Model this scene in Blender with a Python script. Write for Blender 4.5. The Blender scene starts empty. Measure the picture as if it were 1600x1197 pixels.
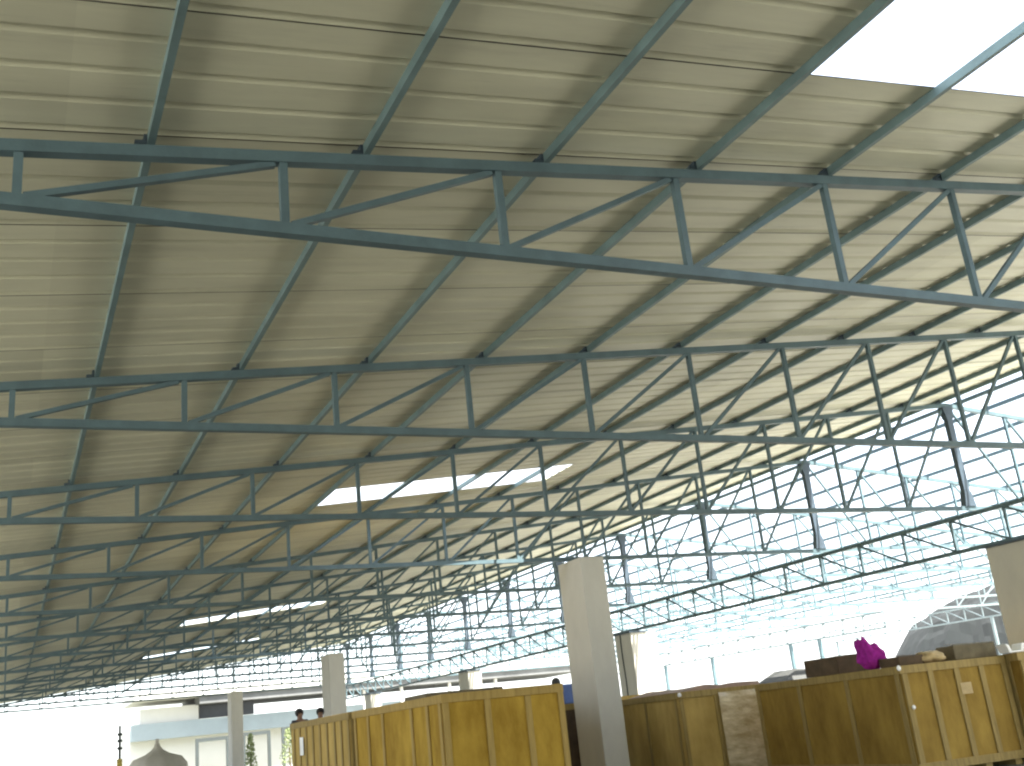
import bpy, bmesh, math, random
from mathutils import Vector, Matrix, noise
random.seed(7)
R = math.radians
sc = bpy.context.scene
col = sc.collection

# ------------------------------------------------------------------ camera, sky, sun, exposure
EYE = 1.6
CR = Vector((0.9039744, -0.4150645, -0.1027211)); CU = Vector((-0.0415793, -0.3244260, 0.9449968)); CF = Vector((0.4255600, 0.8499819, 0.3105309))
cam_data = bpy.data.cameras.new('camera'); cam = bpy.data.objects.new('camera', cam_data); col.objects.link(cam)
M4 = Matrix((CR, CU, -CF)).transposed().to_4x4(); M4.translation = Vector((0, 0, EYE))
cam.matrix_world = M4
cam_data.sensor_width = 36; cam_data.lens = 36.671; cam_data.clip_start = 0.05; cam_data.clip_end = 3000
sc.camera = cam
SUN_EL, SUN_AZ = 60, 160          # degrees; azimuth clockwise from +Y
world = bpy.data.worlds.new('World'); sc.world = world; world.use_nodes = True
nt = world.node_tree; nt.nodes.clear()
wo = nt.nodes.new('ShaderNodeOutputWorld'); bg = nt.nodes.new('ShaderNodeBackground'); sky = nt.nodes.new('ShaderNodeTexSky')
sky.sky_type = 'NISHITA'; sky.sun_disc = False; sky.sun_elevation = R(SUN_EL); sky.sun_rotation = R(SUN_AZ)
sky.dust_density = 2; sky.air_density = 1.0; sky.ozone_density = 1.5
bg.inputs['Strength'].default_value = 0.15
# thin bright cloud veil over the blue
tcw = nt.nodes.new('ShaderNodeTexCoord'); nz = nt.nodes.new('ShaderNodeTexNoise'); nz.inputs['Scale'].default_value = 2.2; nz.inputs['Detail'].default_value = 7
rp_ = nt.nodes.new('ShaderNodeMapRange'); rp_.inputs['From Min'].default_value = .35; rp_.inputs['From Max'].default_value = .62; rp_.inputs['To Min'].default_value = .62; rp_.inputs['To Max'].default_value = .95
mx = nt.nodes.new('ShaderNodeMix'); mx.data_type = 'RGBA'; mx.inputs[7].default_value = (1.75, 1.8, 1.86, 1)
nt.links.new(tcw.outputs['Generated'], nz.inputs['Vector']); nt.links.new(nz.outputs['Fac'], rp_.inputs['Value']); nt.links.new(rp_.outputs[0], mx.inputs[0]); nt.links.new(sky.outputs[0], mx.inputs[6])
nt.links.new(mx.outputs[2], bg.inputs[0]); nt.links.new(bg.outputs[0], wo.inputs[0])
sd = bpy.data.lights.new('sun', 'SUN'); sd.energy = 3.2; sd.angle = R(0.5); sd.color = (1, .95, .87)
sun = bpy.data.objects.new('sun', sd); col.objects.link(sun)
sdir = Vector((math.sin(R(SUN_AZ)) * math.cos(R(SUN_EL)), math.cos(R(SUN_AZ)) * math.cos(R(SUN_EL)), math.sin(R(SUN_EL))))
sun.rotation_euler = sdir.to_track_quat('Z', 'Y').to_euler()
sc.view_settings.view_transform = 'Standard'; sc.view_settings.look = 'None'; sc.view_settings.gamma = 1
sc.view_settings.exposure = 3.08
sc.render.filter_size = 2.2
sc.cycles.filter_width = 2.2
sc.cycles.max_bounces = 8; sc.cycles.diffuse_bounces = 5

# ------------------------------------------------------------------ materials
def mat(name, c, rough=.6, metal=0.0, var=.15, scale=3.0, c2=None, bump=0.0, bscale=30.0, spec=.5, stretch=(1, 1, 1), obj_coords=True, coat=0.0):
    m = bpy.data.materials.new(name); m.use_nodes = True; t = m.node_tree; b = t.nodes['Principled BSDF']
    tc = t.nodes.new('ShaderNodeTexCoord'); mp = t.nodes.new('ShaderNodeMapping'); mp.inputs['Scale'].default_value = stretch
    t.links.new(tc.outputs['Object'], mp.inputs[0])
    n = t.nodes.new('ShaderNodeTexNoise'); n.inputs['Scale'].default_value = scale; n.inputs['Detail'].default_value = 6; n.inputs['Roughness'].default_value = .65
    t.links.new(mp.outputs[0], n.inputs['Vector'])
    r = t.nodes.new('ShaderNodeValToRGB'); r.color_ramp.elements[0].position = .3; r.color_ramp.elements[1].position = .7
    c2 = c2 or tuple(x * (1 - var) for x in c)
    r.color_ramp.elements[0].color = (*c2, 1); r.color_ramp.elements[1].color = (*[min(1, x * (1 + var * .6)) for x in c], 1)
    t.links.new(n.outputs['Fac'], r.inputs[0]); t.links.new(r.outputs[0], b.inputs['Base Color'])
    b.inputs['Roughness'].default_value = rough; b.inputs['Metallic'].default_value = metal
    b.inputs['Specular IOR Level'].default_value = spec; b.inputs['Coat Weight'].default_value = coat
    if bump:
        n2 = t.nodes.new('ShaderNodeTexNoise'); n2.inputs['Scale'].default_value = bscale; n2.inputs['Detail'].default_value = 5
        t.links.new(mp.outputs[0], n2.inputs['Vector'])
        bp = t.nodes.new('ShaderNodeBump'); bp.inputs['Strength'].default_value = bump; bp.inputs['Distance'].default_value = .02
        t.links.new(n2.outputs['Fac'], bp.inputs['Height']); t.links.new(bp.outputs[0], b.inputs['Normal'])
    return m
STEEL = mat('blue_grey_paint', (.080, .132, .152), .6, 0, .25, 2.5, bump=.1, bscale=60)
PURL = mat('lit_purlin_steel', (.13, .20, .21), .55, 0, .25, 2.5, bump=.1, bscale=60)  # steel colour lightened to stand for light reaching the purlins from the left
STEEL_DK = mat('dark_steel', (.045, .07, .095), .55, 0, .3, 5)
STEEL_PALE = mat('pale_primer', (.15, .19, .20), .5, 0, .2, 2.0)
SHEET = mat('cream_sheet', (.56, .555, .42), .5, 0, .16, .8, stretch=(.35, 2.2, 1), bump=.05, bscale=8)
def tint_sheets(m):
    t = m.node_tree; b = t.nodes['Principled BSDF']; src = b.inputs['Base Color'].links[0].from_socket
    tc = t.nodes.new('ShaderNodeTexCoord'); sx = t.nodes.new('ShaderNodeSeparateXYZ'); t.links.new(tc.outputs['Object'], sx.inputs[0])
    def snap(o, size, off):
        a = t.nodes.new('ShaderNodeMath'); a.operation = 'SUBTRACT'; a.inputs[1].default_value = off; t.links.new(o, a.inputs[0])
        d = t.nodes.new('ShaderNodeMath'); d.operation = 'DIVIDE'; d.inputs[1].default_value = size; t.links.new(a.outputs[0], d.inputs[0])
        f = t.nodes.new('ShaderNodeMath'); f.operation = 'FLOOR'; t.links.new(d.outputs[0], f.inputs[0]); return f.outputs[0]
    cx = t.nodes.new('ShaderNodeCombineXYZ'); t.links.new(snap(sx.outputs[0], 5.43, .2), cx.inputs[0]); t.links.new(snap(sx.outputs[1], 1.415, 5.36), cx.inputs[1])
    wn = t.nodes.new('ShaderNodeTexWhiteNoise'); wn.noise_dimensions = '2D'; t.links.new(cx.outputs[0], wn.inputs['Vector'])
    mr = t.nodes.new('ShaderNodeMapRange'); mr.inputs['To Min'].default_value = .90; mr.inputs['To Max'].default_value = 1.06; t.links.new(wn.outputs['Value'], mr.inputs['Value'])
    # dusty blotches and faint drip streaks along the ribs
    mp = t.nodes.new('ShaderNodeMapping'); mp.inputs['Scale'].default_value = (.5, 5, 1); t.links.new(tc.outputs['Object'], mp.inputs[0])
    n = t.nodes.new('ShaderNodeTexNoise'); n.inputs['Scale'].default_value = 1.3; n.inputs['Detail'].default_value = 8; n.inputs['Roughness'].default_value = .7; t.links.new(mp.outputs[0], n.inputs['Vector'])
    m2 = t.nodes.new('ShaderNodeMapRange'); m2.inputs['From Min'].default_value = .55; m2.inputs['From Max'].default_value = .78; m2.inputs['To Min'].default_value = 1; m2.inputs['To Max'].default_value = .78; t.links.new(n.outputs['Fac'], m2.inputs['Value'])
    mu = t.nodes.new('ShaderNodeMath'); mu.operation = 'MULTIPLY'; t.links.new(mr.outputs[0], mu.inputs[0]); t.links.new(m2.outputs[0], mu.inputs[1])
    vm = t.nodes.new('ShaderNodeVectorMath'); vm.operation = 'SCALE'; t.links.new(src, vm.inputs[0]); t.links.new(mu.outputs[0], vm.inputs['Scale']); t.links.new(vm.outputs[0], b.inputs['Base Color'])
tint_sheets(SHEET)
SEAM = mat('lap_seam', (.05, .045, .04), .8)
CONC = mat('painted_concrete', (.49, .48, .43), .85, 0, .09, 1.6, bump=.15, bscale=12, stretch=(1, 1, .5))
GROUND = mat('dusty_ground', (.17, .17, .13), .95, 0, .2, .15)
BOUNCE_YARD = mat('bounce_screed', (.50, .49, .43), .9, 0, .15, .4)  # pale on purpose: unseen ground that bounces light up to the sheets
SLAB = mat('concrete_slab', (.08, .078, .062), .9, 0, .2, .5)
def ply(name, c, dark):
    return mat(name, c, .85, 0, .3, 1.6, c2=dark, bump=.1, bscale=25, stretch=(1.3, 1.3, .55), spec=.15)
PLY_A = ply('golden_plywood', (.42, .275, .045), (.25, .145, .018))
PLY_B = ply('amber_plywood', (.30, .20, .045), (.19, .115, .024))
PLY_C = ply('grey_brown_plywood', (.46, .33, .11), (.34, .235, .07))
PINE = mat('pine_board', (.36, .25, .07), .8, 0, .25, 3, c2=(.27, .18, .045), stretch=(6, 6, .6))
PINE_D = mat('weathered_board', (.30, .215, .07), .8, 0, .25, 3, c2=(.21, .15, .045), stretch=(6, 6, .6))
CARD = mat('brown_cardboard', (.09, .06, .033), .9, 0, .4, 4)
CARD_G = mat('grey_board', (.15, .125, .075), .9, 0, .4, 4)
PINK = mat('dusty_tarpaulin', (.30, .21, .17), .7, 0, .25, 3, bump=.6, bscale=6)
FILM = mat('stretch_film', (.62, .54, .38), .28, 0, .35, 2.2, c2=(.34, .25, .12), bump=1.0, bscale=5, stretch=(1, 1, 2.4), coat=.6)
WHITE = mat('white_plastic', (.8, .8, .78), .5, 0, .05, 3)
PURPLE = mat('purple_cloth', (.36, .03, .30), .95, 0, .45, 7, bump=.8, bscale=9, spec=.1)
BLUE = mat('blue_plastic', (.10, .17, .42), .5, 0, .2, 5)
BEIGE = mat('beige_sack', (.45, .34, .17), .85, 0, .2, 6)
TARP = mat('grey_tarp', (.05, .053, .05), .75, 0, .25, 2, bump=.4, bscale=5)
SAND = mat('beige_canvas', (.45, .43, .37), .9, 0, .2, .8)
WALLW = mat('white_render', (.62, .62, .58), .85, 0, .08, .4)
BAND = mat('pale_blue_cladding', (.30, .36, .38), .7, 0, .12, .6)
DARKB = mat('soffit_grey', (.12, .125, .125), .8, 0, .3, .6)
FRAME = mat('dark_frame', (.035, .045, .045), .6, 0, .2, 2)
GLASS = mat('dark_glass', (.06, .065, .075), .15, 0, .3, .8)
LEAF = mat('leaf_green', (.22, .27, .12), .8, 0, .4, 2)
HILLM = mat('scrub_hill', (.010, .0135, .0135), .98, 0, .25, .08)
SKIN = mat('skin', (.20, .11, .07), .6, 0, .1, 5)
HAIR = mat('black_hair', (.012, .01, .01), .6, 0, .3, 20)
SHIRT = mat('dark_shirt', (.05, .05, .07), .85, 0, .2, 6)
YELLOW = mat('yellow_paint', (.55, .42, .10), .6, 0, .15, 3)

# ------------------------------------------------------------------ mesh helpers
class MB:
    def __init__(s): s.bm = bmesh.new()
    def hexa(s, p, mi=0):
        v = [s.bm.verts.new(q) for q in p]
        for f in ((0, 3, 2, 1), (4, 5, 6, 7), (0, 1, 5, 4), (1, 2, 6, 5), (2, 3, 7, 6), (3, 0, 4, 7)):
            fc = s.bm.faces.new([v[i] for i in f]); fc.material_index = mi
        return s
    def box(s, x0, x1, y0, y1, z0, z1, mi=0):
        return s.hexa([(x0, y0, z0), (x1, y0, z0), (x1, y1, z0), (x0, y1, z0), (x0, y0, z1), (x1, y0, z1), (x1, y1, z1), (x0, y1, z1)], mi)
    def bar(s, a, b, w, h, side=Vector((0, 1, 0)), ea=0, eb=0, mi=0):
        """box bar a->b; w measured along 'side', h across it; ea/eb trim the ends"""
        a = Vector(a); b = Vector(b); d = (b - a).normalized(); a = a + d * ea; b = b - d * eb
        sd_ = (side - d * side.dot(d)).normalized() * (w / 2); n = d.cross(sd_).normalized() * (h / 2)
        return s.hexa([a - sd_ - n, a + sd_ - n, a + sd_ + n, a - sd_ + n, b - sd_ - n, b + sd_ - n, b + sd_ + n, b - sd_ + n], mi)
    def quad(s, *p, mi=0):
        f = s.bm.faces.new([s.bm.verts.new(q) for q in p]); f.material_index = mi
    def build(s, name, m, parent=None, loc=None, smooth=False, bev=0):
        me = bpy.data.meshes.new(name)
        if bev: bmesh.ops.bevel(s.bm, geom=s.bm.edges[:], offset=bev, segments=1, affect='EDGES')
        s.bm.normal_update(); s.bm.to_mesh(me); s.bm.free()
        for x in (m if isinstance(m, (list, tuple)) else [m]): me.materials.append(x)
        if smooth:
            for p in me.polygons: p.use_smooth = True
        o = bpy.data.objects.new(name, me); col.objects.link(o)
        if parent: o.parent = parent
        if loc: o.location = loc
        return o
def tag(o, label=None, cat=None, group=None, kind=None):
    if label: o['label'] = label
    if cat: o['category'] = cat
    if group: o['group'] = group
    if kind: o['kind'] = kind
    return o
def empty(name, loc, label, cat, group=None, rz=0):
    o = bpy.data.objects.new(name, None); col.objects.link(o); o.location = loc; o.rotation_euler.z = rz; o.empty_display_size = .3
    return tag(o, label, cat, group)
def kids(o): return [c for c in bpy.data.objects if c.parent == o]
def copy_tree(o, parent=None):
    c = o.copy(); col.objects.link(c); c.parent = parent
    for k in CH.get(o.name, []): copy_tree(k, c)
    return c
CH = {}
def index_children():
    CH.clear()
    for o in bpy.data.objects:
        if o.parent: CH.setdefault(o.parent.name, []).append(o)
ORD = 'first second third fourth fifth sixth seventh eighth ninth tenth eleventh twelfth thirteenth fourteenth fifteenth'.split()

# ------------------------------------------------------------------ setting: ground
MB().box(-600, 900, -500, 900, -1, -.02).build('ground', GROUND)['kind'] = 'structure'
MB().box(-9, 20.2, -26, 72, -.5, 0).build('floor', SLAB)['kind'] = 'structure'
MB().box(-70, -9.01, -26, 45, -.5, -.004).build('bounce_yard', BOUNCE_YARD)['kind'] = 'structure'  # unseen, added left of the hall as a light reflector
MB().box(20.21, 84, -26, 74, -.5, -.004).build('bounce_yard', BOUNCE_YARD)['kind'] = 'structure'  # unseen pale ground, sends grazing light under the roof from the right
# low hill beyond the second hall
hb = bmesh.new(); NX, NY = 90, 70
grid = {}
for i in range(NX + 1):
    for j in range(NY + 1):
        u = i / NX * 2 - 1; v = j / NY * 2 - 1
        x = 196 + u * 62; y = 128 + v * 40
        r = math.sqrt(u * u + v * v)
        h = max(0, 1 - r ** 4) ** .6 * 19
        h *= 1 + .25 * noise.noise(Vector((x * .03, y * .03, 1))); h += (noise.noise(Vector((x * .15, y * .15, 4))) * 1.2 + noise.noise(Vector((x * .5, y * .5, 4))) * .7) * min(1, h / 4)
        grid[i, j] = hb.verts.new((x, y, h - .5))
for i in range(NX):
    for j in range(NY): hb.faces.new((grid[i, j], grid[i + 1, j], grid[i + 1, j + 1], grid[i, j + 1]))
me = bpy.data.meshes.new('hill'); hb.to_mesh(me); hb.free(); me.materials.append(HILLM)
ho = bpy.data.objects.new('hill', me); col.objects.link(ho); ho['kind'] = 'structure'

# ------------------------------------------------------------------ roof trusses
XR = 19.56; HB = 3.59 + EYE; X0 = -.078; VP = 1.7765; SL = .10413; ZT0 = 3.997 + EYE
def nx(j): return X0 + VP * j if j < 11 else (XR if j == 11 else 2 * XR - (X0 + VP * (22 - j)))
def zt(x): return ZT0 + SL * ((x if x <= XR else 2 * XR - x) - X0)
CH_W = .09; WEB = .06
def truss_local():
    root = empty('roof_truss', (XR, 0, HB), None, 'roof truss', 'roof trusses across the open hall')
    L = lambda x, z: Vector((x - XR, 0, z - HB))
    b = MB(); b.bar(L(-.9, HB), L(2 * XR + .9, HB), CH_W, CH_W); b.build('bottom_chord', STEEL, root)
    for x0, x1 in ((-.9, XR), (2 * XR + .9, XR)):
        b = MB(); xs_ = -.40 if x0 < XR else 2 * XR + .40; b.bar(L(xs_, ZT0 + SL * (-.40 - X0)), L(x1, zt(XR)), CH_W, CH_W, eb=.002); b.build('top_chord', STEEL, root)
    hw = CH_W / 2
    for j in range(23):
        x = nx(j)
        if j == 11: continue
        b = MB(); b.bar(L(x, HB + hw), L(x, zt(x) - hw), WEB, WEB); b.build('vertical_post', STEEL, root)
    for j in range(11):
        for s in (0, 1):
            if j == 10 and s == 0: pass
            x1, x2 = nx(j) + random.uniform(-.02, .02), nx(j + 1) + random.uniform(-.02, .02)
            if s: x1, x2 = 2 * XR - x1, 2 * XR - x2
            sg = 1 if x2 > x1 else -1
            a = L(x1 + sg * .05, HB + hw); c = L(x2 - sg * (.05 if j < 10 else .10), zt(x2) - hw - .01)
            b = MB(); b.bar(a, c, WEB * .85, WEB * .8); b.build('diagonal_brace', STEEL, root)
    # small gusset plates live in the king post part
    b = MB(); zk = zt(XR) - HB
    b.box(-.085, .085, -.06, .06, hw, zk - hw); b.build('king_post', STEEL_DK, root)
    b = MB(); b.hexa([(-.17, -.075, hw + .001), (.17, -.075, hw + .001), (.17, .075, hw + .001), (-.17, .075, hw + .001), (-.10, -.075, .38), (.10, -.075, .38), (.10, .075, .38), (-.10, .075, .38)])
    b.build('base_gusset', STEEL_DK, root)
    b = MB(); b.hexa([(-.10, -.07, zk - .34), (.10, -.07, zk - .34), (.10, .07, zk - .34), (-.10, .07, zk - .34), (-.17, -.07, zk - .062), (.17, -.07, zk - .062), (.17, .07, zk - .062), (-.17, .07, zk - .062)])
    b.build('ridge_gusset', STEEL_DK, root)
    return root
TY = [6.80, 11.77, 16.72, 21.80, 26.79, 31.76, 36.73, 41.71, 46.68, 51.66, 56.63, 61.60, 66.58]
proto = truss_local(); proto.location.y = TY[0]
bpy.context.view_layer.update(); index_children()
for k, y in enumerate(TY):
    t = proto if k == 0 else copy_tree(proto)
    t.location.y = y
    t['label'] = ('blue-grey steel roof truss nearest the camera, crossing the top of the picture' if k == 0 else
                  'blue-grey steel roof truss crossing the hall, farthest row of all at the open far end' if k == len(TY) - 1 else
                  'blue-grey steel roof truss crossing the hall, %s row counting away from the camera' % ORD[k])
# second span's trusses, far to the right, small in the picture
def far_truss(y):
    b = MB(); W2 = XR * 2 + .02
    L = lambda x, z: Vector((x - XR, 0, z - HB))
    b.bar(L(.95, HB), L(2 * XR - .9, HB), CH_W, CH_W)
    for x0 in (.95, 2 * XR - .9): b.bar(L(x0, zt(x0)), L(XR, zt(XR)), CH_W, CH_W)
    for j in range(1, 22):
        x = nx(j); b.bar(L(x, HB + .045), L(x, zt(x) - .045), WEB if j != 11 else .16, WEB if j != 11 else .16)
    for j in range(1, 11):
        b.bar(L(nx(j) + .05, HB + .045), L(nx(j + 1) - .05, zt(nx(j + 1)) - .05), .05, .05)
        b.bar(L(2 * XR - nx(j) - .05, HB + .045), L(2 * XR - nx(j + 1) + .05, zt(nx(j + 1)) - .05), .05, .05)
    return b
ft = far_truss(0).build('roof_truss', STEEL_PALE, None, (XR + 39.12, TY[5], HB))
for n, y in enumerate(TY[5:8]):
    o = ft if n == 0 else ft.copy()
    if n: col.objects.link(o)
    o.location.y = y
    tag(o, 'pale roof truss of the unroofed second span at right, %s from the front' % ORD[n], 'roof truss', 'pale roof trusses of the second span')

# ------------------------------------------------------------------ purlins
PX = [.76 + 1.5874 * i for i in range(12)] + [19.40]
Y0P, Y1P = 2.0, 67.6
PO = .0475  # top chord half height
def purlin(x, rightside, label, cleats, mats, y0=Y0P, grp='purlins carrying the roof sheets'):
    zb = zt(x) + PO; sg = -SL if rightside else SL
    root = empty('purlin', (x, y0, zb), label, 'purlin', grp)
    b = MB(); Ln = Y1P - y0
    def P(u, w, y): return (u, y, w + sg * u)
    def slab(u0, u1, w0, w1):
        b.hexa([P(u0, w0, 0), P(u1, w0, 0), P(u1, w0, Ln), P(u0, w0, Ln), P(u0, w1, 0), P(u1, w1, 0), P(u1, w1, Ln), P(u0, w1, Ln)])
    slab(-.026, -.021, .0, .086)           # web
    slab(-.021, .026, .0, .005); slab(-.021, .026, .081, .086)
    slab(.022, .026, .005, .018); slab(.022, .026, .068, .081)
    b.build('channel', mats[0], root)
    if cleats:
        for y in TY:
            q = y - y0; c = MB()
            pts = [(-.11, -.008), (-.028, .0), (-.028, .078), (-.05, .078), (-.05, .03), (-.11, .022)]
            f0 = [c.bm.verts.new((u, q - .045, w)) for u, w in pts]; f1 = [c.bm.verts.new((u, q + .045, w)) for u, w in pts]
            c.bm.faces.new(f0); c.bm.faces.new(f1[::-1])
            for n_ in range(6): c.bm.faces.new((f0[n_], f1[n_], f1[(n_ + 1) % 6], f0[(n_ + 1) % 6]))
            c.build('cleat', mats[1], root)
    return root
for i, x in enumerate(PX):
    q = ORD[len(PX) - 1 - i]
    purlin(x, False, ('steel purlin along the ridge edge of the roof sheets' if i == len(PX) - 1 else
                      'steel purlin under the cream sheets, leftmost line in the picture' if i == 0 else
                      'steel purlin under the cream sheets, %s line to the left of the ridge' % ORD[len(PX) - 2 - i]), True, (PURL, STEEL_DK))
for i, x in enumerate([19.95] + [2 * XR - x for x in PX[:-1][::-1]]):
    purlin(x, True, 'bare purlin on the unroofed slope, %s line to the right of the ridge' % ORD[i] if i else 'bare purlin on the unroofed slope, right beside the ridge',
           False, (STEEL, STEEL_DK), grp='bare purlins on the unroofed slope')
for i, x in enumerate(PX[1::2]):
    o = MB().box(-.03, .03, 0, 11, 0, .09).build('purlin', STEEL_PALE, None, (x + 39.12, 31.5, zt(x) + .05))
    tag(o, 'thin pale purlin on the far second span, %s line from the valley' % ORD[i], 'purlin', 'pale purlins of the second span')

# ------------------------------------------------------------------ roof sheeting
PITCH = 1.415; NRIB = 4; LAP0 = 5.36
def sheet_course(b, x0, x1, ya, yb, lift):
    """corrugated sheets between x0,x1 (slope direction) and ya,yb; ribs run along X"""
    def Z(x, dz): return ZT0 + SL * (x - X0 if x > -.45 else -.45 - X0 + (-.45 - x)) + PO + .088 + dz + lift
    y = ya
    while y < yb - .01:
        rp = PITCH / NRIB; pr = [(y, 0.0)]
        wob = random.uniform(-.006, .006)
        for r in range(NRIB):
            c = y + rp * (r + 1) - .0
            c -= .045
            pr += [(c - .040, 0), (c - .030, .038), (c - .002, .038), (c + .040, 0)]
        pr.append((y + PITCH, 0))
        N = max(2, int((x1 - x0) / .8))
        xs = [x0 + (x1 - x0) * q / N for q in range(N + 1)]
        rows = []
        for x in xs:
            rows.append([b.bm.verts.new((x, py, Z(x, pz + .004 * noise.noise(Vector((x * .7, py * 1.3, 2)))))) for py, pz in pr])
        for q in range(N):
            for s in range(len(pr) - 1):
                b.bm.faces.new((rows[q][s], rows[q][s + 1], rows[q + 1][s + 1], rows[q + 1][s]))
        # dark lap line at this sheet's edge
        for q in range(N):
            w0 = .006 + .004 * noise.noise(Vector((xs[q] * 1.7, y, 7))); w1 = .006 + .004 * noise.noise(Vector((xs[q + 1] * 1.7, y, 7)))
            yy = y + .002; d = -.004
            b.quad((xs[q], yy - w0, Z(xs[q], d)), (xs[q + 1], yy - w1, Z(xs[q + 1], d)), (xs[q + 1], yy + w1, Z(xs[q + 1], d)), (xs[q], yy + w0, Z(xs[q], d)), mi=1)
        y += PITCH
def lap(n): return LAP0 + PITCH * n
NEND = 44; NBEG = -19  # first rows lie unseen behind the camera, extended to darken the front sheets
roof = empty('sheet_roof', (XR, lap(0), zt(XR)), 'cream corrugated metal roof sheeting over the left slope, with open gaps showing sky', 'roof')
def course(x0, x1, runs, lift=0):
    b = MB()
    for a, c in runs: sheet_course(b, x0, x1, lap(a), lap(c), lift)
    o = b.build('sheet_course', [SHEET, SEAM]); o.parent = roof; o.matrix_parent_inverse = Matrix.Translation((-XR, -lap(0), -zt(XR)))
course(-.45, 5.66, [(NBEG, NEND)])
course(-7.5, -.42, [(NBEG, NEND)])  # unseen strip past the valley, added to cut light from the left
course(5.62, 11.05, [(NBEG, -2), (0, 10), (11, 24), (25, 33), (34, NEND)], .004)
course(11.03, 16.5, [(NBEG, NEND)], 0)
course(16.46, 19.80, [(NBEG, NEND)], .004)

# ------------------------------------------------------------------ longitudinal lattice girders
GT = 3.53 + EYE - .045; GB = 2.70 + EYE
def girder(x, y0, n, label, m, GB=GB, GT=GT):
    root = empty('lattice_girder', (x, y0, GB), label, 'girder')
    S = Vector((1, 0, 0)); sp = 1.512; top = GT - GB - .03
    MB().bar((0, 0, 0), (0, sp * n, 0), .09, .09, S).build('bottom_chord', m, root)
    MB().bar((0, 0, top), (0, sp * n, top), .09, .09, S).build('top_chord', m, root)
    for k in range(n + 1):
        MB().bar((0, k * sp, .045), (0, k * sp, top - .045), .06, .06, S).build('vertical_post', m, root)
        if k < n: MB().bar((0, k * sp + .05, .045), (0, (k + 1) * sp - .05, top - .045), .05, .05, S).build('diagonal_brace', m, root)
girder(XR, 15.83 - 1.512 * 3, 37, 'dark lattice girder running lengthwise under the ridge, carried by the pillars', STEEL)
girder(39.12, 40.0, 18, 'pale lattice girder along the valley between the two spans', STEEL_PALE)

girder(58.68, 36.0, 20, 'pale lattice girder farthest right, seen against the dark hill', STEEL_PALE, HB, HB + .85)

# ------------------------------------------------------------------ pillars
def pillar(x0, x1, y0, y1, top, label, plate, grp=None):
    cx, cy = (x0 + x1) / 2, (y0 + y1) / 2
    root = empty('concrete_pillar', (cx, cy, 0), label, 'pillar', grp)
    w, d = (x1 - x0) / 2, (y1 - y0) / 2
    b = MB(); b.box(-w, w, -d, d, -.1, top)
    b.build('shaft', CONC, root, bev=.015)
    if plate: MB().box(-w - .05, w + .05, -d - .05, d + .05, top + .001, top + .05).build('bearing_plate', STEEL_DK, root)
    return root
TP = HB - .055
pillar(11.88, 12.50, 21.2, 22.35, TP, 'large pale concrete pillar in front, between the two groups of crates', False, 'pillars of the left row')
pillar(11.75, 12.40, 42.7, 43.9, TP, 'pale concrete pillar rising behind the left end of the crates', False, 'pillars of the left row')
pillar(11.75, 12.40, 63.9, 65.1, TP, 'small distant pale pillar left of the crates, before the white building', False, 'pillars of the left row')
GP = GB - .10
pp = pillar(19.24, 19.88, 15.1, 16.3, GP, 'grey pillar at the right edge with a dark bearing plate under the girder', True, 'pillars under the ridge girder')
pb = pillar(19.24, 19.88, 31.5, 32.6, GP, 'grey pillar with a dark cable down it, just right of the large pillar', True, 'pillars under the ridge girder')
b = MB()
prev = None
for k in range(24):
    z = GP - k * .25; p = Vector((-.335, .12 + .02 * math.sin(k * .7), z))
    if prev: b.bar(prev, p, .035, .035, Vector((0, 1, 0)))
    prev = p
b.build('cable', FRAME, pb)
pillar(19.24, 19.88, 46.2, 47.4, GP, 'small grey pillar under the girder behind the left crate', True, 'pillars under the ridge girder')
pillar(19.24, 19.88, 61.2, 62.4, GP, 'farthest pillar under the ridge girder', True, 'pillars under the ridge girder')
pillar(26.75, 27.4, 42.6, 43.8, TP, 'sunlit white pillar standing behind the grey pillar with the cable', False, 'pillars on the unroofed side')
pillar(26.75, 27.4, 63.6, 64.8, TP, 'sunlit white pillar farther off, right of the small grey pillar', False, 'pillars on the unroofed side')
for i, y in enumerate((36.5, 50.5, 65.5)):
    root = empty('steel_post', (58.68, y, 0), 'thin steel post carrying the farthest pale girder, %s from the right' % ORD[i], 'post', 'posts under the farthest girder')
    MB().box(-.08, .08, -.08, .08, 0, HB - .05).build('shaft', STEEL_PALE, root)
    MB().box(-.2, .2, -.2, .2, -.01, .03).build('base_plate', STEEL_PALE, root)
for i, y in enumerate((45.0, 47.4, 54.9, 60.2)):
    root = empty('steel_post', (39.12, y, 0), 'thin steel post under the valley girder, %s from the right' % ORD[i], 'post', 'posts under the valley girder')
    MB().box(-.09, .09, -.09, .09, 0, GB - .05).build('shaft', STEEL, root)
    MB().box(-.2, .2, -.2, .2, -.01, .03).build('base_plate', STEEL_DK, root)

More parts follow.
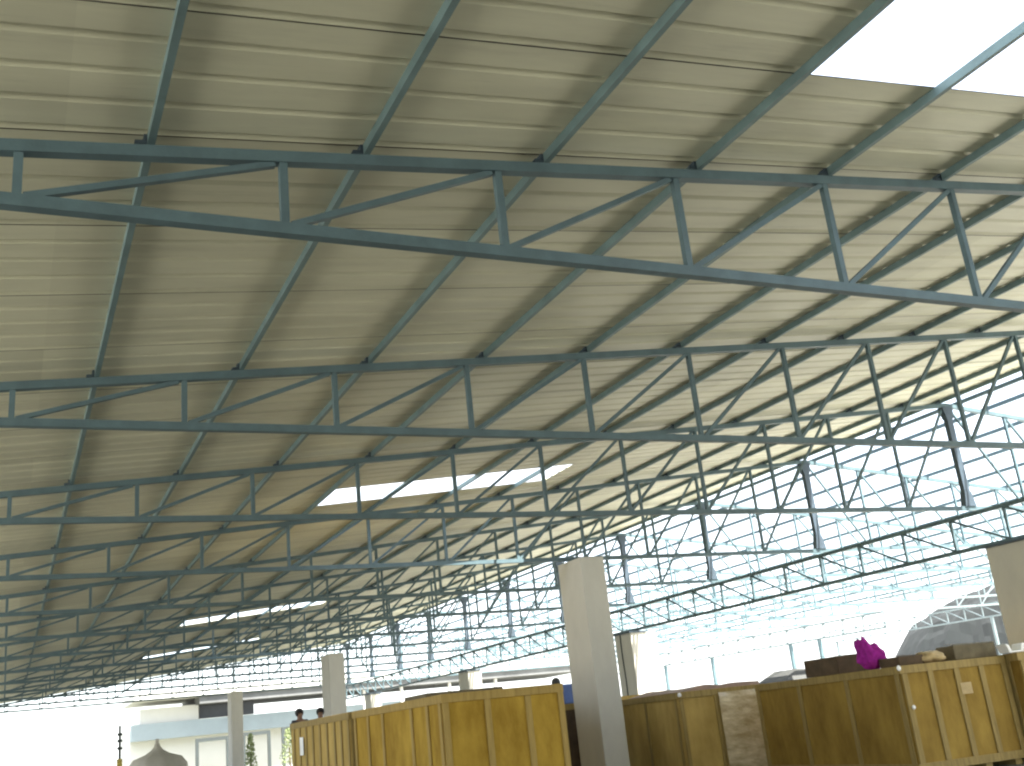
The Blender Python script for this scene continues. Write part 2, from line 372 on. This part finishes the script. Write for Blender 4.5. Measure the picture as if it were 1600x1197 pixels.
# ------------------------------------------------------------------ crates
def crate(loc, rz, w, d, h, m, mb, label, front=(), side=(), top=.14, rail=True, grp='big plywood crates', bw=.10, dark_right=False):
    """origin = near-left top corner footprint; front face along +x (local), left face along +y"""
    root = empty('plywood_crate', loc, label, 'crate', grp, rz)
    b = MB(); b.box(0, w, 0, d, .10, h - .02); b.build('plywood_body', m, root)
    b = MB()
    for k in range(4): b.box(.1 + k * (w - .35) / 3, .25 + k * (w - .35) / 3, .02, d - .02, -.0, .10)
    b.build('skid', mb, root)
    def rl(x0, x1, y0, y1, z0, z1, nm='board'): MB().box(x0, x1, y0, y1, z0, z1).build(nm, mb, root, bev=.004)
    t = .03
    rl(-t, w + t, -t, -.001, h - top, h, 'top_rail'); rl(-t, -.001, 0, d, h - top, h - .003, 'top_rail')
    rl(-.001 + w + .002, w + t, 0, d, h - top, h - .003, 'top_rail')
    rl(-t, w + t, -t, -.001, .10, .10 + top, 'bottom_rail'); rl(-t, -.001, 0, d, .10, .10 + top, 'bottom_rail')
    for f in front: rl(f * w - bw / 2, f * w + bw / 2, -t + .003, -.001, .10 + top + .001, h - top - .001, 'batten')
    for f in side: rl(-t + .003, -.001, f * d - bw / 2, f * d + bw / 2, .10 + top + .001, h - top - .001, 'batten')
    b = MB(); b.box(-.01, w + .01, 0, d + .01, h - .019, h - .006); b.build('lid', m, root)
    return root
# left pair
crate((6.38, 16.5, 0), R(1), 2.2, 4.75, 2.20, PLY_A, PINE, 'large golden plywood crate left of the big pillar, its corner toward us',
      front=(.02, .36, .70, .985), side=(.02, .14, .30, .62, .80, .97), bw=.11)
l2 = crate((6.26, 21.4, 0), R(0), 2.4, 5.0, 2.20, PLY_C, PINE_D, 'long grey-brown crate at the far left end of the row',
      front=(.03, .5, .97), side=(.015, .12, .22, .34, .46, .58, .70, .82, .93), bw=.10)
# right row
crate((14.45, 25.0, 0), R(0), 2.0, 1.6, 2.04, PLY_B, PINE, 'shadowed crate with a yellow top board, just right of the big pillar', front=(.03, .97), side=(.1, .9), top=.2)
r1 = crate((13.42, 20.3, 0), R(-4), 2.2, 3.2, 1.92, PLY_C, PINE_D, 'crate half wrapped in shiny stretch film, right of the big pillar', front=(.02, .42,), side=(.05, .5, .95), bw=.09)
b = MB(); n = 22; w_ = 1.2; gv = {}
for i in range(n + 1):
    for j in range(n + 1):
        x = .98 + i / n * w_; z = .15 + j / n * 1.68
        gv[i, j] = b.bm.verts.new((x, -.055 - .02 * noise.noise(Vector((x * 4, z * 9, 3))) - .012 * abs(noise.noise(Vector((x * 9, z * 22, 5)))), z))
for i in range(n):
    for j in range(n): b.bm.faces.new((gv[i, j], gv[i + 1, j], gv[i + 1, j + 1], gv[i, j + 1]))
b.build('stretch_film', FILM, r1, smooth=True)
r2 = crate((14.42, 14.65, 0), R(-5), 2.4, 4.75, 1.90, PLY_B, PINE_D, 'large amber plywood crate on the right, cloth and cartons on top',
           front=(.03, .27, .52, .76, .985), side=(.02, .33, .66, .985), bw=.12)
crate((16.86, 14.15, 0), R(-8), 2.4, 2.6, 1.92, PLY_B, PINE_D, 'plywood crate cut off by the right edge of the picture', front=(.03, .5, .97), side=(.1, .9))

# white corner stickers and packing slips (parts of the crates)
def dot(parent, x, y, z, r=.035):
    b = MB(); bmesh.ops.create_icosphere(b.bm, subdivisions=2, radius=r, matrix=Matrix.Translation((x, y, z)) @ Matrix.Diagonal((1, .35, 1, 1)))
    b.build('corner_cap', WHITE, parent, smooth=True)
dot(r2, -.04, -.04, 1.86, .05); dot(r2, .10, -.05, 1.18, .04); dot(r1, 2.15, -.04, 1.86, .05); dot(r1, .0, -.04, 1.86, .05)

MB().box(-.036, -.031, 3.72, 4.05, 1.45, 1.85).build('packing_slip', WHITE, l2)
MB().box(1.25, 1.5, -.036, -.031, 1.30, 1.50).build('packing_slip', BEIGE, r2)

# things lying on the crates
def lump(name, m, loc, size, label, cat, seed=0, amp=.25, sub=4, grp=None, sq=1.0, rz=0):
    b = MB(); bmesh.ops.create_icosphere(b.bm, subdivisions=sub, radius=1)
    for v in b.bm.verts:
        c = v.co.copy()
        k = 1 + amp * noise.noise(c * 1.6 + Vector((seed, 0, 0))) + amp * .4 * noise.noise(c * 4 + Vector((seed, 3, 0)))
        c = Vector([math.copysign(abs(q) ** sq, q) for q in c]) * k
        v.co = Vector((c.x * size[0], c.y * size[1], max(-.8, c.z) * size[2] + .8 * size[2]))
    o = b.build(name, m, None, loc, smooth=True); o.rotation_euler.z = rz
    return tag(o, label, cat, grp)
def carton(loc, rz, w, d, h, m, label, cat='carton', grp='cartons on the right crate', name='cardboard_carton'):
    root = empty(name, loc, label, cat, grp, rz)
    MB().box(0, w, 0, d, 0, h - .004).build('box_body', m, root, bev=.008)
    b = MB(); b.hexa([(0, 0, h), (w, 0, h), (w, d * .48, h + .01), (0, d * .48, h + .03), (0, 0, h + .006), (w, 0, h + .006), (w, d * .48, h + .016), (0, d * .48, h + .036)])
    b.build('flap', m, root)
    return root
TOP = 1.905
carton((14.72, 16.55, TOP), R(-5), .9, 1.1, .34, CARD, 'dark brown carton on the right crate, left of the purple cloth')
carton((14.75, 14.95, TOP), R(-8), .55, .6, .17, CARD, 'low dark carton on the right crate, right of the purple cloth')
lump('filled_sack', BEIGE, (15.55, 15.0, TOP), (.30, .25, .12), 'yellowish beige sack lying on the right crate among the cartons', 'sack', 5, .3)
carton((15.95, 14.75, TOP), R(-8), .95, .5, .27, CARD_G, 'long grey-brown carton near the right end of the crate')
b = MB()  # white tray with two upturned ends
b.box(-.2, .2, -.12, .12, 0, .03); b.hexa([(-.2, -.12, .03), (-.12, -.12, .03), (-.12, .12, .03), (-.2, .12, .03), (-.26, -.12, .17), (-.17, -.12, .15), (-.17, .12, .15), (-.26, .12, .17)])
b.hexa([(.12, -.12, .03), (.2, -.12, .03), (.2, .12, .03), (.12, .12, .03), (.17, -.12, .15), (.25, -.12, .16), (.25, .12, .16), (.17, .12, .15)])
tag(b.build('plastic_tray', WHITE, None, (16.98, 14.35, 1.93), bev=.01), 'white plastic tray with upturned ends on the crates before the right pillar', 'tray')
# purple cloth: a crumpled bag standing up with two peaks
b = MB(); bmesh.ops.create_icosphere(b.bm, subdivisions=4, radius=1)
for v in b.bm.verts:
    c = v.co.copy(); z = (c.z + 1) / 2
    w = .22 * (1 - .35 * z)
    fold = 1 + .28 * math.sin(5 * math.atan2(c.y, c.x) + 3 * z) * .6 + .30 * noise.noise(c * 2.5) + .22 * abs(noise.noise(c * 6))
    x = c.x * w * fold; y = c.y * .18 * fold; zz = z * .30
    pk = max(0, 1 - abs(x + .13) / .10) * .26 + max(0, 1 - abs(x - .13) / .09) * .12
    if c.z > 0: zz += pk * c.z; x += (-.10 if x < -.03 else 0.02) * c.z * max(0, 1 - abs(x + .13) / .10)
    v.co = Vector((x * 1.15, y * 1.3, zz * 1.5))
tag(b.build('cloth_bag', PURPLE, None, (14.88, 15.75, TOP - .01), smooth=True), 'bright purple crumpled cloth bag with two peaks on the right crate', 'bag')
# grey gable-shaped tarp pile behind the crates
root = empty('covered_stack', (19.6, 24.0, 0), 'grey tarpaulin over a stack, its low peak showing behind the film-wrapped crate', 'tarpaulin')
MB().box(-.7, .7, -.6, .6, 0, 1.9).build('stack', CARD, root)
b = MB(); b.hexa([(-.85, -.7, 1.9), (.95, -.7, 1.9), (.95, .7, 1.9), (-.85, .7, 1.9), (-.12, -.5, 2.28), (.08, -.5, 2.27), (.08, .5, 2.27), (-.12, .5, 2.28)])
b.build('tarpaulin', TARP, root)
# dusty layer on the film-wrapped crate
b = MB(); n = 16; gv = {}
for i in range(n + 1):
    for j in range(9):
        x = i / n * 2.1; y = j / 8 * 2.6
        gv[i, j] = b.bm.verts.new((x, y, .085 * min(1, i / 3) + .035 * noise.noise(Vector((x * 2.2, y * 2, 9)))))
for i in range(n):
    for j in range(8): b.bm.faces.new((gv[i, j], gv[i + 1, j], gv[i + 1, j + 1], gv[i, j + 1]))
s_ = b.bm.faces[:]; ext = bmesh.ops.extrude_face_region(b.bm, geom=s_)
for v in [g for g in ext['geom'] if isinstance(g, bmesh.types.BMVert)]: v.co.z = -.0 + .001
bmesh.ops.recalc_face_normals(b.bm, faces=b.bm.faces[:])
tp = b.build('folded_tarpaulin', PINK, None, (13.6, 20.5, 1.925)); tp.rotation_euler.z = R(-4)
tag(tp, 'dusty pinkish tarpaulin folded flat on top of the film-wrapped crate', 'tarpaulin')
# dusty boards behind the golden crate's rim
tag(MB().box(0, 1.5, 0, 1.2, 0, .10).build('board_stack', CARD_G, None, (6.75, 18.2, 2.205), bev=.01), 'flat greyish boards lying on the golden crate', 'boards')
# added dark crate stands in for the shaded gap; bundle on top
root = crate((11.0, 22.7, 0), R(0), 1.7, 1.2, 1.95, CARD, PINE_D, 'added dark crate filling the shaded gap between golden crate and big pillar', front=(.05, .95), side=(.5,))
root = empty('wrapped_bundle', (12.02, 23.2, 1.95), 'blue and white plastic bundle standing on the dark crate beside the big pillar', 'bundle')
MB().box(-.03, .27, -.2, .2, 0, .46).build('blue_cover', BLUE, root, bev=.03)
MB().box(-.14, -.032, -.17, .17, 0, .42).build('white_cover', WHITE, root, bev=.03)
b = MB(); bmesh.ops.create_icosphere(b.bm, subdivisions=3, radius=.11, matrix=Matrix.Translation((-.1, 0, .53))); b.build('grey_knot', TARP, root, smooth=True)

# ------------------------------------------------------------------ two persons, heads above the far crate
def build_person(loc, rz, label):
    root = empty('person', loc, label, 'person', 'persons behind the far left crate', rz)
    V = [(0, 0, .95), (0, 0, 1.15), (0, 0, 1.38), (0, 0, 1.48), (0, .01, 1.56), (0, .0, 1.66),
         (.18, 0, 1.42), (.22, .03, 1.14), (.20, -.10, .92), (.20, -.16, .84), (-.18, 0, 1.42), (-.22, .03, 1.14), (-.20, -.10, .92), (-.20, -.16, .84),
         (.09, 0, .90), (.10, -.02, .48), (.10, .02, .08), (.10, -.12, .04), (-.09, 0, .90), (-.10, -.02, .48), (-.10, .02, .08), (-.10, -.12, .04)]
    E_ = [(0, 1), (1, 2), (2, 3), (3, 4), (4, 5), (2, 6), (6, 7), (7, 8), (8, 9), (2, 10), (10, 11), (11, 12), (12, 13), (0, 14), (14, 15), (15, 16), (16, 17), (0, 18), (18, 19), (19, 20), (20, 21)]
    rad = [.14, .13, .14, .055, .078, .09, .065, .045, .033, .03, .065, .045, .033, .03, .09, .06, .042, .035, .09, .06, .042, .035]
    def skin(name, idx, mt, grow=0.0):
        mp = {i: n for n, i in enumerate(idx)}
        me = bpy.data.meshes.new(name); me.from_pydata([V[i] for i in idx], [(mp[a], mp[c]) for a, c in E_ if a in mp and c in mp], [])
        me.materials.append(mt); o = bpy.data.objects.new(name, me); col.objects.link(o); o.parent = root
        md = o.modifiers.new('skin', 'SKIN'); md.use_smooth_shade = True
        for i, n in mp.items():
            r = rad[i] + grow; me.skin_vertices[0].data[n].radius = (r, r); me.skin_vertices[0].data[n].use_root = (n == 0)
        s = o.modifiers.new('sub', 'SUBSURF'); s.levels = s.render_levels = 2
        return o
    skin('body', list(range(22)), SKIN)
    skin('shirt', [0, 1, 2, 6, 7, 10, 11], SHIRT, .02)
    skin('trousers', [0, 14, 15, 16, 18, 19, 20], SHIRT, .022)
    b = MB(); bmesh.ops.create_icosphere(b.bm, subdivisions=3, radius=1)
    for v in b.bm.verts:
        c = v.co; v.co = Vector((c.x * .108, c.y * .125 + .02, 1.655 + c.z * .115)) 
        if v.co.y < -.03 and v.co.z < 1.68: v.co.y = -.03
    b.build('hair', HAIR, root, smooth=True)
    return root
build_person((6.95, 28.3, .84), R(15), 'person with dark hair, leftmost of two heads showing above the far crate')
build_person((7.55, 28.5, .82), R(-25), 'person with dark hair, nearer the pillar of two heads above the far crate')
root = empty('low_platform', (7.2, 28.6, 0), 'low wooden platform behind the far left crate', 'platform')
MB().box(-1.1, 1.1, -.7, .7, .72, .82).build('deck', PINE_D, root)
for sx in (-1, 1):
    for sy in (-.6, .6): MB().box(sx - .05, sx + .05, sy - .05, sy + .05, 0, .72).build('leg', PINE_D, root)

# ------------------------------------------------------------------ far building beyond the open end
def at(px, py, Y):
    d = CF + CR * ((px - 800) / 1629.84) - CU * ((py - 598.5) / 1629.84)
    q = d * (Y / d.y); return q.x, q.z + EYE
YB = 80.0
root = empty('white_building', (20, YB, 0), 'overexposed white building with grey soffit and pale band beyond the open end of the hall', 'building')
def pb_(name, x0, x1, z0, z1, y0, y1, m): return MB().box(x0 - 20, x1 - 20, y0 - YB, y1 - YB, z0, z1).build(name, m, root)
pb_('wall', 8.0, 44, 0, 4.0, YB + 2, YB + 9, WALLW)
pb_('pale_band', 8.0, 30, 3.25, 4.35, YB + .9, YB + 1.98, BAND)
pb_('upper_wall', 8.6, 12.6, 4.36, 5.4, YB + 1.2, YB + 6, WALLW)
w = pb_('window', 12.7, 16.6, 4.4, 5.3, YB + 1.4, YB + 2.2, GLASS)
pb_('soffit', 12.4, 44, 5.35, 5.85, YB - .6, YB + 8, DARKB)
pb_('fascia', 8.0, 44, 5.86, 6.35, YB - .8, YB + 8, WALLW)
for x in (21.5, 24.5, 27.5, 31.5, 35.5): pb_('support_post', x, x + .22, 0, 5.34, YB - .2, YB + .02, WALLW)
for x0, x1, zt_ in ((12.0, 14.3, 3.0), (15.2, 17.2, 3.1), (18.0, 20.6, 3.2)):
    b = MB(); X = x0 - 20; W = x1 - 20
    b.box(X, X + .22, -1.2, -1.05, 0, zt_); b.box(W - .22, W, -1.2, -1.05, 0, zt_); b.box(X + .221, W - .221, -1.2, -1.05, zt_ - .25, zt_)
    b.build('door_frame', FRAME, root)
# beige canvas tent with a pointed top
root = empty('canvas_tent', (3.66, 30.5, 0), 'beige pointed canvas tent with a finial, low at the left', 'tent')
b = MB(); prof = [(.80, .0), (.79, 1.0), (.74, 1.58), (.60, 1.76), (.30, 1.86), (.15, 1.96), (.08, 2.05), (.06, 2.12), (.0, 2.15)]
N = 28; ring = []
for r_, z in prof:
    ring.append([b.bm.verts.new((r_ * (1 + .06 * math.sin(a * 8)) * math.cos(a * 2 * math.pi / N), r_ * (1 + .06 * math.sin(a * 1.8)) * math.sin(a * 2 * math.pi / N), z)) for a in range(N)])
for i in range(len(prof) - 1):
    for a in range(N): b.bm.faces.new((ring[i][a], ring[i][(a + 1) % N], ring[i + 1][(a + 1) % N], ring[i + 1][a]))
b.build('canvas', SAND, root, smooth=True)
MB().box(-.04, .04, -.035, .035, 2.1, 2.24).build('finial', SAND, root)
# striped pole
root = empty('marker_pole', (5.9, 66, 0), 'thin pole with yellow base at the far left', 'pole')
MB().box(-.06, .06, -.06, .06, 0, 3.9).build('pole', FRAME, root)
MB().box(-.14, .14, -.14, .14, 0, 2.1).build('yellow_sleeve', YELLOW, root)
for z in (2.6, 3.0, 3.35): MB().box(-.13, .13, -.13, .13, z, z + .14).build('insulator', FRAME, root)
# green shrubs in front of the building
def shrub(x, y, h, w, label):
    root = empty('shrub', (x, y, 0), label, 'shrub', 'shrubs before the white building')
    MB().box(-.05, .05, -.05, .05, 0, h * .7).build('stem', CARD, root)
    b = MB()
    for k in range(420):
        a = random.uniform(0, 6.28); t = random.random() ** .7; r_ = w * (1 - t * .75) * math.sqrt(random.random())
        c = Vector((r_ * math.cos(a), r_ * math.sin(a), .3 + t * h)); s = random.uniform(.06, .13)
        d = Vector((random.uniform(-1, 1), random.uniform(-1, 1), random.uniform(.2, 1.2))).normalized(); e = d.cross(Vector((random.uniform(-1, 1), 1, .3))).normalized()
        b.quad(c - e * s * .4, c + d * s - e * .01, c + e * s * .4, c - d * s)
    b.build('foliage', LEAF, root)
shrub(13.9, 69.5, 2.5, .5, 'slim green shrub beside the dark door frame'); shrub(17.4, 74, 2.7, .9, 'green shrub in the right hand door opening')
